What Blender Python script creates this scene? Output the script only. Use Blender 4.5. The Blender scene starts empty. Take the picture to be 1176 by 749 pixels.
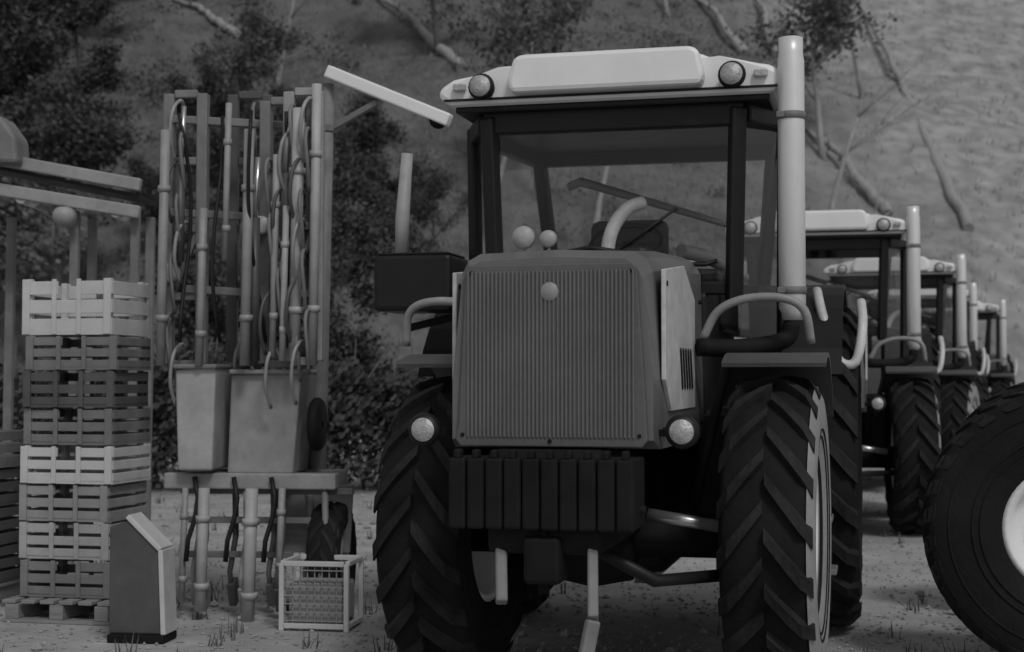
import bpy, bmesh, math, random
from mathutils import Vector, Matrix
R = math.radians
PI = math.pi
random.seed(7)
sc = bpy.context.scene
C = sc.collection

# ------------------------------------------------------------ camera, world, sun, exposure
F_PX = 1722.0; W_PX = 1176.0
CAM_H = 1.5
cam_d = bpy.data.cameras.new('camera'); cam = bpy.data.objects.new('camera', cam_d); C.objects.link(cam)
cam_d.sensor_width = 36; cam_d.lens = 36 * F_PX / W_PX
PITCH = math.atan((436 - 374.5) / F_PX)
cam.location = (0, 0, CAM_H); cam.rotation_euler = (PI/2 + PITCH, 0, 0)
cam_d.clip_end = 3000; cam_d.clip_start = 0.1
sc.camera = cam
cam_d.dof.use_dof = True; cam_d.dof.focus_distance = 7.2; cam_d.dof.aperture_fstop = 2.8
w = bpy.data.worlds.new('World'); sc.world = w; w.use_nodes = True
nt = w.node_tree; bg = nt.nodes['Background']
sky = nt.nodes.new('ShaderNodeTexSky'); sky.sky_type = 'NISHITA'; sky.sun_disc = False
SUN_EL, SUN_AZ = 48, 158       # azimuth clockwise from +Y (view direction)
sky.sun_elevation = R(SUN_EL); sky.sun_rotation = R(SUN_AZ)
desat = nt.nodes.new('ShaderNodeHueSaturation'); desat.inputs['Saturation'].default_value = 0.0
nt.links.new(sky.outputs[0], desat.inputs['Color']); nt.links.new(desat.outputs[0], bg.inputs[0])
bg.inputs[1].default_value = 0.08
sd = bpy.data.lights.new('sun', 'SUN'); sun = bpy.data.objects.new('sun', sd); C.objects.link(sun)
sd.energy = 1.2; sd.angle = R(12); sd.color = (1, 1, 1)
az = R(SUN_AZ); el = R(SUN_EL)
dirv = Vector((math.sin(az)*math.cos(el), math.cos(az)*math.cos(el), math.sin(el)))
sun.rotation_euler = dirv.to_track_quat('Z', 'Y').to_euler()
sc.view_settings.view_transform = 'Standard'; sc.view_settings.look = 'None'
sc.view_settings.exposure = -0.15; sc.view_settings.gamma = 1

# ------------------------------------------------------------ helpers
def tag(o, label=None, cat=None, group=None, kind=None):
    if label: o['label'] = label
    if cat: o['category'] = cat
    if group: o['group'] = group
    if kind: o['kind'] = kind
    return o
def empty(name, loc, rz=0, **k):
    o = bpy.data.objects.new(name, None); C.objects.link(o)
    o.location = loc; o.rotation_euler = (0, 0, rz); o.empty_display_size = .2
    return tag(o, **k)
def copy_tree(o, parent=None):
    c = o.copy(); C.objects.link(c); c.parent = parent
    for ch in list(o.children): copy_tree(ch, c)
    return c
class MB:
    def __init__(s): s.bm = bmesh.new()
    def box(s, c, d, rot=None, bevel=0.0, taper=None):
        m = Matrix.Translation(Vector(c))
        if rot is not None: m = m @ (rot if isinstance(rot, Matrix) else Matrix.Rotation(rot, 4, 'Z'))
        vs = []
        for x in (-1, 1):
            for y in (-1, 1):
                for z in (-1, 1):
                    tx = ty = 1
                    if taper and z > 0: tx, ty = taper
                    vs.append(s.bm.verts.new(m @ Vector((x*d[0]/2*tx, y*d[1]/2*ty, z*d[2]/2))))
        f = [(0,1,3,2),(4,6,7,5),(0,4,5,1),(2,3,7,6),(0,2,6,4),(1,5,7,3)]
        fs = [s.bm.faces.new([vs[i] for i in q]) for q in f]
        if bevel > 0:
            es = list({e for ff in fs for e in ff.edges})
            bmesh.ops.bevel(s.bm, geom=es, offset=bevel, segments=2, affect='EDGES', profile=.5)
        return s
    def bar(s, a, b, w, t, bevel=0.0):
        a, b = Vector(a), Vector(b); L = (b-a).length
        q = (b-a).to_track_quat('X', 'Z').to_matrix().to_4x4()
        return s.box((a+b)/2, (L, w, t), q, bevel)
    def tube(s, pts, r, n=12, cap=True):
        pts = [Vector(p) for p in pts]; rr = r if isinstance(r, (list, tuple)) else [r]*len(pts)
        rings = []; prev = None
        for i, p in enumerate(pts):
            if i == 0: t = pts[1]-pts[0]
            elif i == len(pts)-1: t = pts[-1]-pts[-2]
            else: t = (pts[i+1]-p).normalized() + (p-pts[i-1]).normalized()
            t.normalize()
            if prev is None:
                u = t.orthogonal().normalized()
            else:
                u = prev - t*prev.dot(t)
                u = u.normalized() if u.length > 1e-6 else t.orthogonal().normalized()
            prev = u; v = t.cross(u)
            rings.append([s.bm.verts.new(p + (u*math.cos(2*PI*k/n) + v*math.sin(2*PI*k/n))*rr[i]) for k in range(n)])
        for a, b in zip(rings, rings[1:]):
            for k in range(n):
                f = s.bm.faces.new([a[k], a[(k+1) % n], b[(k+1) % n], b[k]]); f.smooth = True
        if cap:
            s.bm.faces.new(rings[0][::-1]); s.bm.faces.new(rings[-1])
        return s
    def lathe(s, prof, c, axis='X', n=40, smooth=True):
        """prof: list of (along, radius), closed between axis ends"""
        c = Vector(c); rings = []
        for a, r in prof:
            ring = []
            for k in range(n):
                t = 2*PI*k/n
                if axis == 'X': p = Vector((a, r*math.cos(t), r*math.sin(t)))
                elif axis == 'Y': p = Vector((r*math.cos(t), a, r*math.sin(t)))
                else: p = Vector((r*math.cos(t), r*math.sin(t), a))
                ring.append(s.bm.verts.new(c+p))
            rings.append(ring)
        for a, b in zip(rings, rings[1:]):
            for k in range(n):
                f = s.bm.faces.new([a[k], a[(k+1) % n], b[(k+1) % n], b[k]]); f.smooth = smooth
        return s
    def prism(s, poly, a0, a1, axis='X', bevel=0.0):
        """extrude a 2D polygon along axis. X: poly=(y,z); Y: poly=(x,z); Z: poly=(x,y)"""
        def P(u, v, a): return {'X': (a, u, v), 'Y': (u, a, v), 'Z': (u, v, a)}[axis]
        A = [s.bm.verts.new(P(u, v, a0)) for u, v in poly]; B = [s.bm.verts.new(P(u, v, a1)) for u, v in poly]
        fs = [s.bm.faces.new(A), s.bm.faces.new(B[::-1])]
        n = len(poly)
        for i in range(n): fs.append(s.bm.faces.new([A[i], B[i], B[(i+1) % n], A[(i+1) % n]]))
        if bevel > 0:
            es = list({e for ff in fs for e in ff.edges})
            bmesh.ops.bevel(s.bm, geom=es, offset=bevel, segments=2, affect='EDGES', profile=.5)
        return s
    def quad(s, *p):
        s.bm.faces.new([s.bm.verts.new(Vector(q)) for q in p]); return s
    def build(s, name, mat, parent=None, smooth=False):
        bmesh.ops.recalc_face_normals(s.bm, faces=s.bm.faces)
        me = bpy.data.meshes.new(name); s.bm.to_mesh(me); s.bm.free()
        me.materials.append(mat)
        o = bpy.data.objects.new(name, me); C.objects.link(o)
        if smooth:
            for p in me.polygons: p.use_smooth = True
        if parent: o.parent = parent
        return o

def sm(pts, n=5):
    """Catmull-Rom through the points"""
    P = [Vector(p) for p in pts]; P = [P[0]*2-P[1]] + P + [P[-1]*2-P[-2]]; out = []
    for i in range(1, len(P)-2):
        for k in range(n):
            t = k/n; a, b, c, d = P[i-1:i+3]
            out.append(.5*((2*b)+(c-a)*t+(2*a-5*b+4*c-d)*t*t+(3*b-a-3*c+d)*t**3))
    return out+[P[-2]]
def mat(name, v, rough=.6, metal=0.0, var=.25, scale=6.0, bump=.0, bscale=40., stretch=None, spec=.5, dirt=None, coat=0.):
    m = bpy.data.materials.new(name); m.use_nodes = True
    n = m.node_tree.nodes; l = m.node_tree.links; b = n['Principled BSDF']
    col = v if isinstance(v, tuple) else (v, v, v)
    tc = n.new('ShaderNodeTexCoord'); mp = n.new('ShaderNodeMapping')
    l.new(tc.outputs['Object'], mp.inputs[0])
    if stretch: mp.inputs['Scale'].default_value = stretch
    no = n.new('ShaderNodeTexNoise'); no.inputs['Scale'].default_value = scale; no.inputs['Detail'].default_value = 8
    no.inputs['Roughness'].default_value = .65
    l.new(mp.outputs[0], no.inputs['Vector'])
    cr = n.new('ShaderNodeValToRGB')
    cr.color_ramp.elements[0].position = .3; cr.color_ramp.elements[1].position = .7
    cr.color_ramp.elements[0].color = tuple(c*(1-var) for c in col)+(1,)
    cr.color_ramp.elements[1].color = tuple(min(1, c*(1+var)) for c in col)+(1,)
    l.new(no.outputs[0], cr.inputs[0])
    out = cr.outputs[0]
    if dirt:                                       # (colour, amount): dust in patches
        n2 = n.new('ShaderNodeTexNoise'); n2.inputs['Scale'].default_value = 2.3; n2.inputs['Detail'].default_value = 10
        n2.inputs['Roughness'].default_value = .7
        l.new(tc.outputs['Object'], n2.inputs['Vector'])
        mr = n.new('ShaderNodeMapRange'); mr.inputs[1].default_value = .42; mr.inputs[2].default_value = .7
        mr.inputs[4].default_value = dirt[1]
        l.new(n2.outputs[0], mr.inputs[0])
        mx = n.new('ShaderNodeMix'); mx.data_type = 'RGBA'
        l.new(mr.outputs[0], mx.inputs[0]); l.new(out, mx.inputs[6]); mx.inputs[7].default_value = (dirt[0],)*3+(1,)
        out = mx.outputs[2]
    l.new(out, b.inputs['Base Color'])
    b.inputs['Metallic'].default_value = metal
    rr = n.new('ShaderNodeMapRange'); rr.inputs[3].default_value = max(.05, rough-.12); rr.inputs[4].default_value = min(1, rough+.12)
    l.new(no.outputs[0], rr.inputs[0]); l.new(rr.outputs[0], b.inputs['Roughness'])
    b.inputs['Specular IOR Level'].default_value = spec
    b.inputs['Coat Weight'].default_value = coat
    if bump:
        nb = n.new('ShaderNodeTexNoise'); nb.inputs['Scale'].default_value = bscale; nb.inputs['Detail'].default_value = 6
        l.new(mp.outputs[0], nb.inputs['Vector'])
        bp = n.new('ShaderNodeBump'); bp.inputs['Strength'].default_value = bump; bp.inputs['Distance'].default_value = .02
        l.new(nb.outputs[0], bp.inputs['Height']); l.new(bp.outputs[0], b.inputs['Normal'])
    return m
M = dict(
    hood=mat('paint_mid_grey', .115, .42, var=.07, scale=3, dirt=(.17, .7), coat=.15),
    grille=mat('grille_mesh_grey', .09, .6, var=.15, scale=30, dirt=(.14, .5)),
    palesteel=mat('pale_steel', .74, .38, metal=.25, var=.06, stretch=(1, 1, .2), dirt=(.55, .3)),
    white=mat('white_paint', .82, .4, var=.04, scale=3, dirt=(.62, .35)),
    pale=mat('pale_decal', .6, .45, var=.22, scale=9, dirt=(.36, .8)),
    black=mat('black_plastic', .01, .5, var=.2, dirt=(.02, .4), spec=.3),
    iron=mat('dark_casting', .007, .75, var=.4, dirt=(.02, .6), spec=.2),
    rubber=mat('tyre_rubber', .011, .9, var=.25, bump=.25, dirt=(.024, .6), spec=.2),
    tread=mat('worn_tread_rubber', .016, .9, var=.4, scale=4, bump=.3, dirt=(.05, .75), spec=.2),
    dusty=mat('dusty_rubber', .26, .9, var=.25, bump=.2, dirt=(.4, .5)),
    steel=mat('brushed_steel', .6, .3, metal=.85, var=.1, stretch=(1, 1, .2)),
    palegrey=mat('pale_worn_grey', .4, .55, var=.15, dirt=(.22, .7)),
    grey=mat('machine_grey', .3, .5, var=.2, dirt=(.16, .6)),
    midgrey=mat('worn_mid_grey', .19, .6, var=.25, dirt=(.1, .6)),
    dark=mat('dark_grey_paint', .07, .5, var=.2, dirt=(.12, .5)),
    lamp=mat('lamp_glass', .42, .3, var=.25, scale=40, metal=.2, bump=.3, bscale=90),
    concrete=mat('concrete', .3, .9, var=.15, scale=3, bump=.3, dirt=(.2, .5)),
    seat=mat('seat_cloth', .05, .9, var=.2),
    crate=mat('pale_crate_plastic', .55, .55, var=.12, dirt=(.42, .5)),
    wood=mat('weathered_wood', .22, .85, var=.3, stretch=(.6, 8, 8), bump=.2),
)
def glass_mat():
    m = bpy.data.materials.new('cab_glass'); m.use_nodes = True
    n = m.node_tree.nodes; l = m.node_tree.links; n.remove(n['Principled BSDF'])
    t = n.new('ShaderNodeBsdfTransparent'); t.inputs[0].default_value = (.96, .96, .96, 1)
    g = n.new('ShaderNodeBsdfGlossy'); g.inputs['Roughness'].default_value = .04; g.inputs[0].default_value = (.9, .9, .9, 1)
    fr = n.new('ShaderNodeFresnel'); fr.inputs[0].default_value = 1.5
    mx = n.new('ShaderNodeMixShader'); ge = n.new('ShaderNodeNewGeometry'); iv = n.new('ShaderNodeMath'); iv.operation = 'SUBTRACT'; iv.inputs[0].default_value = 1; l.new(ge.outputs['Backfacing'], iv.inputs[1])
    mu = n.new('ShaderNodeMath'); mu.operation = 'MULTIPLY'; l.new(fr.outputs[0], mu.inputs[0]); l.new(iv.outputs[0], mu.inputs[1])
    l.new(mu.outputs[0], mx.inputs[0]); l.new(t.outputs[0], mx.inputs[1]); l.new(g.outputs[0], mx.inputs[2])
    l.new(mx.outputs[0], n['Material Output'].inputs[0]); return m
M['glass'] = glass_mat()

# ------------------------------------------------------------ setting
g = MB(); g.quad((-400, -50, 0), (400, -50, 0), (400, 900, 0), (-400, 900, 0))
tag(g.build('ground', mat('yard_ground', .38, .95, var=.3, scale=1.6, bump=.9, bscale=14, dirt=(.25, .7))), kind='structure')

# ------------------------------------------------------------ wheels (axle along X, centre at origin of parent frame)
def wheel(parent, c, Rr, wdt, rim_r, out, lugs=20, lugh=.045, steer=0, rim=None, dust=False):
    """ag tyre with chevron lugs; out = +1/-1 outward x"""
    wo = bpy.data.objects.new('wheel', None); C.objects.link(wo); wo.parent = parent; wo.location = c; wo.rotation_euler = (0, 0, steer)
    wo.empty_display_size = .2
    h = wdt/2; Rb = Rr - lugh
    b = MB()
    prof = [(-h*.72, rim_r*.98), (-h*.86, rim_r*1.04), (-h*1.0, (rim_r+Rb)*.5), (-h*.95, Rb*.93), (-h*.82, Rb*.985), (-h*.4, Rb), (h*.4, Rb),
            (h*.82, Rb*.985), (h*.95, Rb*.93), (h*1.0, (rim_r+Rb)*.5), (h*.86, rim_r*1.04), (h*.72, rim_r*.98)]
    b.lathe(prof, (0, 0, 0), 'X', 56)
    for s_ in (-1, 1):
        for q_ in (.3, .42, .78):
            r_ = rim_r*1.04+(Rb*.93-rim_r*1.04)*q_; xx_ = s_*h*(.86+.14*min(1, q_*2)) if q_ < .5 else s_*h*(1-.05*(q_-.5)*2)
            b.lathe([(xx_-s_*.004, r_-.008), (xx_+s_*.006, r_-.004), (xx_+s_*.006, r_+.004), (xx_-s_*.004, r_+.008)], (0, 0, 0), 'X', 48)
    ty = b.build('tyre', M['rubber'], wo, True)
    if dust:                      # dried mud caked on the outer sidewall
        dm = MB(); o = out
        dm.lathe([(o*(h*.86+.002), rim_r*1.05), (o*(h*1.0+.005), (rim_r+Rb)*.5), (o*(h*.95+.007), Rb*.925), (o*(h*.84+.007), Rb*.99)], (0, 0, 0), 'X', 56)
        dm.build('dusty_sidewall', M['dusty'], wo, True)
    lg = MB()
    for i in range(lugs):
        for s in (-1, 1):
            t0 = 2*PI*(i + (.5 if s > 0 else 0))/lugs
            secs = []
            for q in range(5):
                f = q/4; x = s*h*(.02 + .98*f); ang = t0 + f*(2*PI/lugs)*1.05
                top = Rr - (.028*f*f if f < 1 else .075); bot = Rb*(.99 if f < .8 else .93)
                hw = (.028 + .012*f)/Rr*(Rr/.75)**.5
                secs.append((x, ang, top, bot, hw))
            prev = None
            for (x, ang, top, bot, hw) in secs:
                ring = []
                for (a, r) in ((-hw*1.3, bot), (-hw, top), (hw, top), (hw*1.3, bot)):
                    ring.append(lg.bm.verts.new((x, -math.sin(ang+a)*r, math.cos(ang+a)*r)))
                if prev:
                    for k in range(4):
                        lg.bm.faces.new([prev[k], prev[(k+1) % 4], ring[(k+1) % 4], ring[k]])
                else: lg.bm.faces.new(ring)
                prev = ring
            lg.bm.faces.new(prev[::-1])
    lg.build('tread', M['tread'], wo)
    rm = MB(); o = out
    rp = [(o*h*.72, rim_r), (o*h*.8, rim_r*1.02), (o*h*.74, rim_r*.9), (o*h*.2, rim_r*.86), (o*h*.1, rim_r*.6), (o*h*.35, rim_r*.45), (o*h*.35, .13), (o*h*.7, .12), (o*h*.74, .03)]
    rm.lathe(rp, (0, 0, 0), 'X', 40)
    rm.lathe([(-o*h*.72, rim_r), (-o*h*.8, rim_r*1.02), (-o*h*.74, rim_r*.9), (o*h*.2, rim_r*.86)], (0, 0, 0), 'X', 40)
    for k in range(8):
        t = 2*PI*k/8
        rm.tube([(o*h*.15, .52*rim_r*math.cos(t), .52*rim_r*math.sin(t)), (o*h*.42, .52*rim_r*math.cos(t), .52*rim_r*math.sin(t))], .017, 6)
    rm.build('rim', rim or M['white'], wo)
    return wo

# ------------------------------------------------------------ tractor; local frame: front of hood at y=0, rear towards +Y, x to the image right
def arc_fender(c, r0, a0, a1, x0, x1, th, n=14):
    b = MB(); poly = []
    for i in range(n+1):
        a = a0+(a1-a0)*i/n; poly.append((c[0]+r0*math.cos(a), c[1]+r0*math.sin(a)))
    for i in range(n, -1, -1):
        a = a0+(a1-a0)*i/n; poly.append((c[0]+(r0-th)*math.cos(a), c[1]+(r0-th)*math.sin(a)))
    A = [b.bm.verts.new((x0, u, v)) for u, v in poly]; B = [b.bm.verts.new((x1, u, v)) for u, v in poly]
    N = len(poly)
    for i in range(N): b.bm.faces.new([A[i], B[i], B[(i+1) % N], A[(i+1) % N]])
    for i in range(n):
        for Z in (A, B): b.bm.faces.new([Z[i], Z[i+1], Z[N-2-i], Z[N-1-i]])
    return b
def make_tractor(label):
    t = empty('tractor', (0, 0, 0), label=label, cat='tractor', group='tractors parked in a long file')
    # hood: tapered shell (front narrower at bottom, rises to the cab)
    hb = MB(); secs = []
    for y, wt, wb, zt, zb, in ((.0, .40, .445, 2.02, 1.24), (.1, .43, .46, 2.06, 1.2), (.6, .45, .475, 2.10, 1.2), (1.5, .47, .48, 2.14, 1.2)):
        wt *= 1; prof = [(-wb, zb), (-wb*1.0, zb+.25), (-wt, zt-.09), (-wt*.93, zt-.03), (-wt*.8, zt), (0, zt+.012), (wt*.8, zt), (wt*.93, zt-.03), (wt, zt-.09), (wb*1.0, zb+.25), (wb, zb)]
        secs.append([hb.bm.verts.new((x, y, z)) for x, z in prof])
    for a, c in zip(secs, secs[1:]):
        for k in range(len(a)-1): hb.bm.faces.new([a[k], a[k+1], c[k+1], c[k]])
        hb.bm.faces.new([a[-1], a[0], c[0], c[-1]])
    hb.bm.faces.new(secs[0]); hb.bm.faces.new(secs[-1][::-1])
    hood = hb.build('hood', M['hood'], t)
    # grille: large flat panel of fine vertical louvres in a frame
    gr = MB(); gr.prism([(-.40, 1.3), (-.425, 1.24), (-.40, 1.21), (.40, 1.21), (.425, 1.24), (.38, 1.98), (.36, 2.0), (-.36, 2.0), (-.38, 1.98)], -.03, -.002, 'Y', .006)
    grille = gr.build('grille', M['grille'], t)
    gl = MB()
    for i in range(41):
        x = -.365 + .73*i/40
        gl.box((x, -.034, 1.61), (.009, .008, .72), bevel=.002)
    gl.build('louvre', M['hood'], grille)
    bd = MB(); bd.lathe([(-.04, .001), (-.04, .038), (-.034, .042), (-.025, .042)], (0, 0, 1.88), 'Y', 20); bd.build('badge', M['grey'], grille)
    # side stripe panels
    for s in (-1, 1):
        p = MB(); x = s*.462
        p.prism([(.12, 1.98), (.75, 2.04), (1.15, 1.9), (1.15, 1.36), (.3, 1.36), (.12, 1.5)], x, x+s*.02, 'X', .004)
        side = p.build('side_panel', M['pale'], t)
        v = MB()
        for k in range(5): v.box((s*.484, .62+.09*k, 1.55), (.008, .03, .2), Matrix.Rotation(.35, 4, 'X'), .002)
        v.build('vent', M['black'], side)
    for s in (-1, 1):
        for (y_, z_) in ((.16, 1.28), (.16, 1.92), (.55, 1.28), (1.0, 1.28), (1.4, 1.28), (1.4, 1.9)): b = MB(); b.tube([(s*.455, y_, z_), (s*.487, y_, z_)], .012, 8); b.build('bolt', M['iron'], hood)
    for (x_, z_) in ((-.39, 1.26), (.39, 1.26), (-.35, 1.965), (.35, 1.965), (0, 1.235)): b = MB(); b.tube([(x_, -.036, z_), (x_, 0, z_)], .009, 8); b.build('bolt', M['iron'], grille)
    b = MB(); b.tube([(-.15, .9, 2.125), (0, .9, 2.15), (.15, .9, 2.125)], .012, 8); b.build('lift_handle', M['black'], hood)
    # chassis: front frame, weights, engine block, axle
    b = MB(); b.box((0, .7, .98), (.5, 1.7, .44), bevel=.03); b.box((0, 2.2, .85), (.6, 1.6, .7), bevel=.04); b.box((0, 3.25, .95), (.9, .7, .7), bevel=.05)
    b.build('chassis', M['iron'], t)
    b = MB()
    for i in range(10): b.box((-.36+.08*i, -.08, 1.02), (.074, .3, .3), bevel=.012)
    b.tube([(-.42, -.05, .95), (.42, -.05, .95)], .018, 8)
    for i in range(10): b.box((-.36+.08*i, -.2, 1.185), (.03, .06, .04), bevel=.01)
    b.build('front_weight', M['iron'], t)
    b = MB(); b.box((0, .95, .74), (.36, .4, .3), bevel=.05); b.tube([(-.68, 1.0, .74), (.88, 1.0, .74)], [.11, .11], 14)
    b.lathe([(-.22, .02), (-.2, .2), (0, .24), (.2, .2), (.22, .02)], (0, .95, .72), 'X', 20)
    b.build('front_axle', M['iron'], t)
    for s in (-1, 1): b = MB(); b.tube([(s*.3, .76, .86), (s*.62+.05, .8, .80)], .03); b.build('steering_ram', M['steel'], t)
    b = MB(); b.tube([(-.95, 3.05, .98), (.95, 3.05, .98)], .16, 16); b.build('rear_axle', M['iron'], t)
    # hitch under the nose
    b = MB(); b.box((.0, -.1, .74), (.16, .2, .2), bevel=.02); b.tube([(0, -.15, .6), (0, -.15, .92)], .022, 10); b.build('tow_jaw', M['iron'], t)
    b = MB(); b.bar((-.2, -.1, .8), (.2, -.1, .8), .05, .05, .01)
    b.bar((-.2, -.1, .8), (-.17, -.2, .56), .05, .07, .01); b.bar((.2, -.1, .8), (.24, -.3, .52), .045, .07, .01); b.bar((.24, -.3, .52), (.2, -.33, .3), .04, .06, .01)
    b.build('front_hitch', M['midgrey'], t)
    b = MB(); b.tube([(.1, .1, .8), (.42, .2, .62), (.72, .5, .62)], .03, 8); b.build('hydraulic_hose', M['black'], t)
    b = MB(); b.bar((.05, 2.2, .36), (.05, 4.1, .36), .1, .05, .01); b.build('drawbar', M['grey'], t)
    # wheels
    for s in (-1, 1):
        wheel(t, (s*.80+.10, 1.0, .76), .76, .42, .37, s, 19, steer=-R(1.5), dust=(s > 0))
        wheel(t, (s*.99, 3.05, .98), .98, .52, .52, s, 22)
    # front fenders
    for s in (-1, 1):
        f = arc_fender((1.0, .76), .87, R(40), R(110), s*.80+.1-.24, s*.80+.1+.24, .02); f.build('front_fender', M['dark'], t)
        b = MB(); b.tube([(s*.45+.05, 1., .9), (s*.54+.05, 1., 1.3), (s*.62+.05, 1., 1.62)], .025, 8); b.build('fender_bracket', M['iron'], t)
    # rear fenders
    for s in (-1, 1):
        f = arc_fender((3.05, .98), 1.1, R(20), R(150), s*.97-.3, s*.97+.2, .025); f.build('rear_fender', M['black'], t)
    # cab: floor, posts, roof, glass
    b = MB(); b.prism([(1.5, 1.15), (1.5, 1.95), (1.62, 2.02), (2.9, 2.02), (3.05, 1.5), (3.05, 1.15)], -.5, .5, 'X', .02); b.build('cab_base', M['black'], t)
    P = {}
    for s in (-1, 1):
        P['a', s] = ((s*.64, 1.52, 1.9), (s*.67, 1.47, 2.92)); P['b', s] = ((s*.86, 1.95, 1.3), (s*.88, 1.92, 2.94)); P['c', s] = ((s*.66, 3.15, 2.0), (s*.74, 3.0, 2.92))
        for k, ww in (('a', .085), ('b', .06), ('c', .08)):
            q = MB(); q.bar(*P[k, s], ww, .07, .015); q.build('cab_post', M['black'], t)
    def rail(*a):
        b = MB(); b.bar(*a); b.build('cab_rail', M['black'], t)
    rail((-.70, 1.49, 2.89), (.70, 1.49, 2.89), .07, .13, .01); rail((-.66, 1.55, 1.98), (.66, 1.55, 1.98), .07, .07, .01)
    rail((-.74, 3.0, 2.90), (.74, 3.0, 2.90), .07, .08, .01); rail((-.66, 3.12, 2.06), (.66, 3.12, 2.06), .07, .07, .01)
    for s in (-1, 1): rail((s*.71, 1.5, 2.895), (s*.87, 1.90, 2.895), .06, .1, .01); rail((s*.87, 1.95, 2.9), (s*.76, 3.0, 2.9), .06, .08, .01)
    def pane(a, c, d, e, name='windscreen'):
        q = MB(); q.quad(a, c, d, e); o = q.build(name, M['glass'], t)
        md = o.modifiers.new('s', 'SOLIDIFY'); md.thickness = .006
    pane((-.62, 1.54, 2.03), (.62, 1.54, 2.03), (.64, 1.49, 2.82), (-.64, 1.49, 2.82))
    pane((-.64, 3.12, 2.1), (.64, 3.12, 2.1), (.7, 3.0, 2.86), (-.7, 3.0, 2.86), 'rear_window')
    for s in (-1, 1):
        pane((s*.66, 1.56, 1.6), (s*.84, 1.92, 1.4), (s*.86, 1.90, 2.84), (s*.70, 1.52, 2.84), 'door_glass')
        pane((s*.86, 2.0, 1.95), (s*.68, 3.1, 2.1), (s*.76, 2.96, 2.86), (s*.87, 1.98, 2.86), 'side_window')
    # roof
    b = MB(); b.prism([(-.86, 2.97), (-.93, 3.02), (-.92, 3.07), (-.84, 3.12), (-.58, 3.14), (-.50, 3.19), (-.3, 3.205), (.3, 3.205), (.50, 3.19), (.58, 3.14), (.84, 3.12), (.92, 3.07), (.93, 3.02), (.86, 2.97)], 1.36, 3.15, 'Y', .03)
    roof = b.build('cab_roof', M['white'], t)
    b = MB(); b.prism([(-.5, 3.01), (-.52, 3.06), (-.49, 3.19), (-.45, 3.212), (.45, 3.212), (.49, 3.19), (.52, 3.06), (.5, 3.01)], 1.26, 1.9, 'Y', .025); b.build('roof_hatch', M['white'], roof)
    b = MB(); b.box((0, 1.355, 3.0), (1.78, .012, .012)); b.build('seam', M['black'], roof)
    for s in (-1, 1):
        b = MB(); b.box((s*.80, 1.34, 3.065), (.07, .03, .04), bevel=.008); b.build('marker_lamp', M['lamp'], roof)
    b = MB(); b.box((0, 2.2, 2.955), (1.68, 1.6, .035), bevel=.01); b.build('roof_lining', M['black'], t)
    for s in (-1, 1):
        for xx in (.66, .80):
            if xx > .7: continue
            q = MB(); q.lathe([(1.24, .001), (1.24, .062), (1.27, .072), (1.33, .06), (1.36, .02)], (s*xx, 0, 3.05), 'Y', 20)
            lp = q.build('work_lamp', M['black'], roof)
            q = MB(); q.lathe([(1.236, .001), (1.233, .056), (1.25, .058)], (s*xx, 0, 3.05), 'Y', 20); q.build('lens', M['lamp'], lp)
    # interior: seat, steering wheel, console
    b = MB(); b.box((-.12, 2.5, 1.9), (.5, .5, .14), bevel=.05); b.box((-.12, 2.78, 2.2), (.48, .13, .56), bevel=.05); b.box((-.12, 2.5, 1.6), (.3, .3, .5))
    b.build('driver_seat', M['seat'], t)
    b = MB(); b.box((0, 1.78, 1.98), (.34, .22, .5), bevel=.05); b.box((.45, 2.4, 1.95), (.2, .6, .35), bevel=.04); b.build('console', M['black'], t)
    b = MB(); pts = [(.2*math.cos(a), 1.95+.2*math.sin(a)*.8, 2.26-.12*-math.sin(a)) for a in [2*PI*k/24 for k in range(25)]]
    b.tube(pts, .016, 8, False); b.tube([(0, 1.95, 2.26), (0, 1.82, 2.05)], .03, 8); b.bar((-.2, 1.95, 2.26), (.2, 1.95, 2.26), .03, .012); b.build('steering_wheel', M['black'], t)
    b = MB(); b.tube(sm([(-.04, 1.62, 2.02), (-.05, 1.64, 2.2), (-.02, 1.66, 2.33), (.05, 1.7, 2.43), (.13, 1.75, 2.47)]), .038, 12); b.build('steering_column', M['pale'], t)
    for x, z, r in ((-.52, 2.28, .06), (-.38, 2.27, .045)):
        b = MB(); b.lathe([(1.62, .001), (1.62, r), (1.65, r*1.1), (1.69, .02)], (x, 0, z), 'Y', 18); b.tube([(x, 1.66, z-.05), (x, 1.68, 2.0)], .01, 6); b.build('gauge', M['pale'], t)
    b = MB(); b.tube([(-.52, 2.9, 2.72), (-.44, 2.85, 2.74), (.3, 2.8, 2.5), (.55, 2.8, 2.42)], [.03, .03, .022, .02], 8); b.build('interior_grab_bar', M['grey'], t)
    b = MB(); b.tube([(.3, 2.0, 2.22), (.42, 2.2, 2.2), (.6, 2.6, 2.1)], [.04, .04, .03], 10); b.build('armrest', M['grey'], t)
    b = MB(); b.box((0, 1.72, 2.04), (1.1, .22, .1), bevel=.03); b.build('dashboard', M['black'], t)
    b = MB(); b.tube([(.2, 1.38, 2.1), (.5, 1.46, 2.1), (.56, 1.47, 2.12)], .012, 6); b.tube([(-.1, 1.485, 2.09), (.35, 1.465, 2.4)], .008, 6); b.build('wiper', M['black'], t)
    # exhaust stack
    X, Y = .95, 1.36
    b = MB(); b.tube(sm([(.50, 1.1, 1.66), (.72, 1.2, 1.66), (X-.04, Y-.02, 1.7), (X, Y, 1.79)]), .045, 14); b.build('exhaust_elbow', M['iron'], t)
    b = MB()
    b.tube([(X, Y, 1.8), (X, Y, 1.84), (X, Y, 1.86), (X, Y, 3.12), (X, Y, 3.16), (X, Y, 3.24)], [.05, .055, .068, .068, .062, .062], 20)
    ex = b.build('exhaust_stack', M['palesteel'], t)
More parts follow.
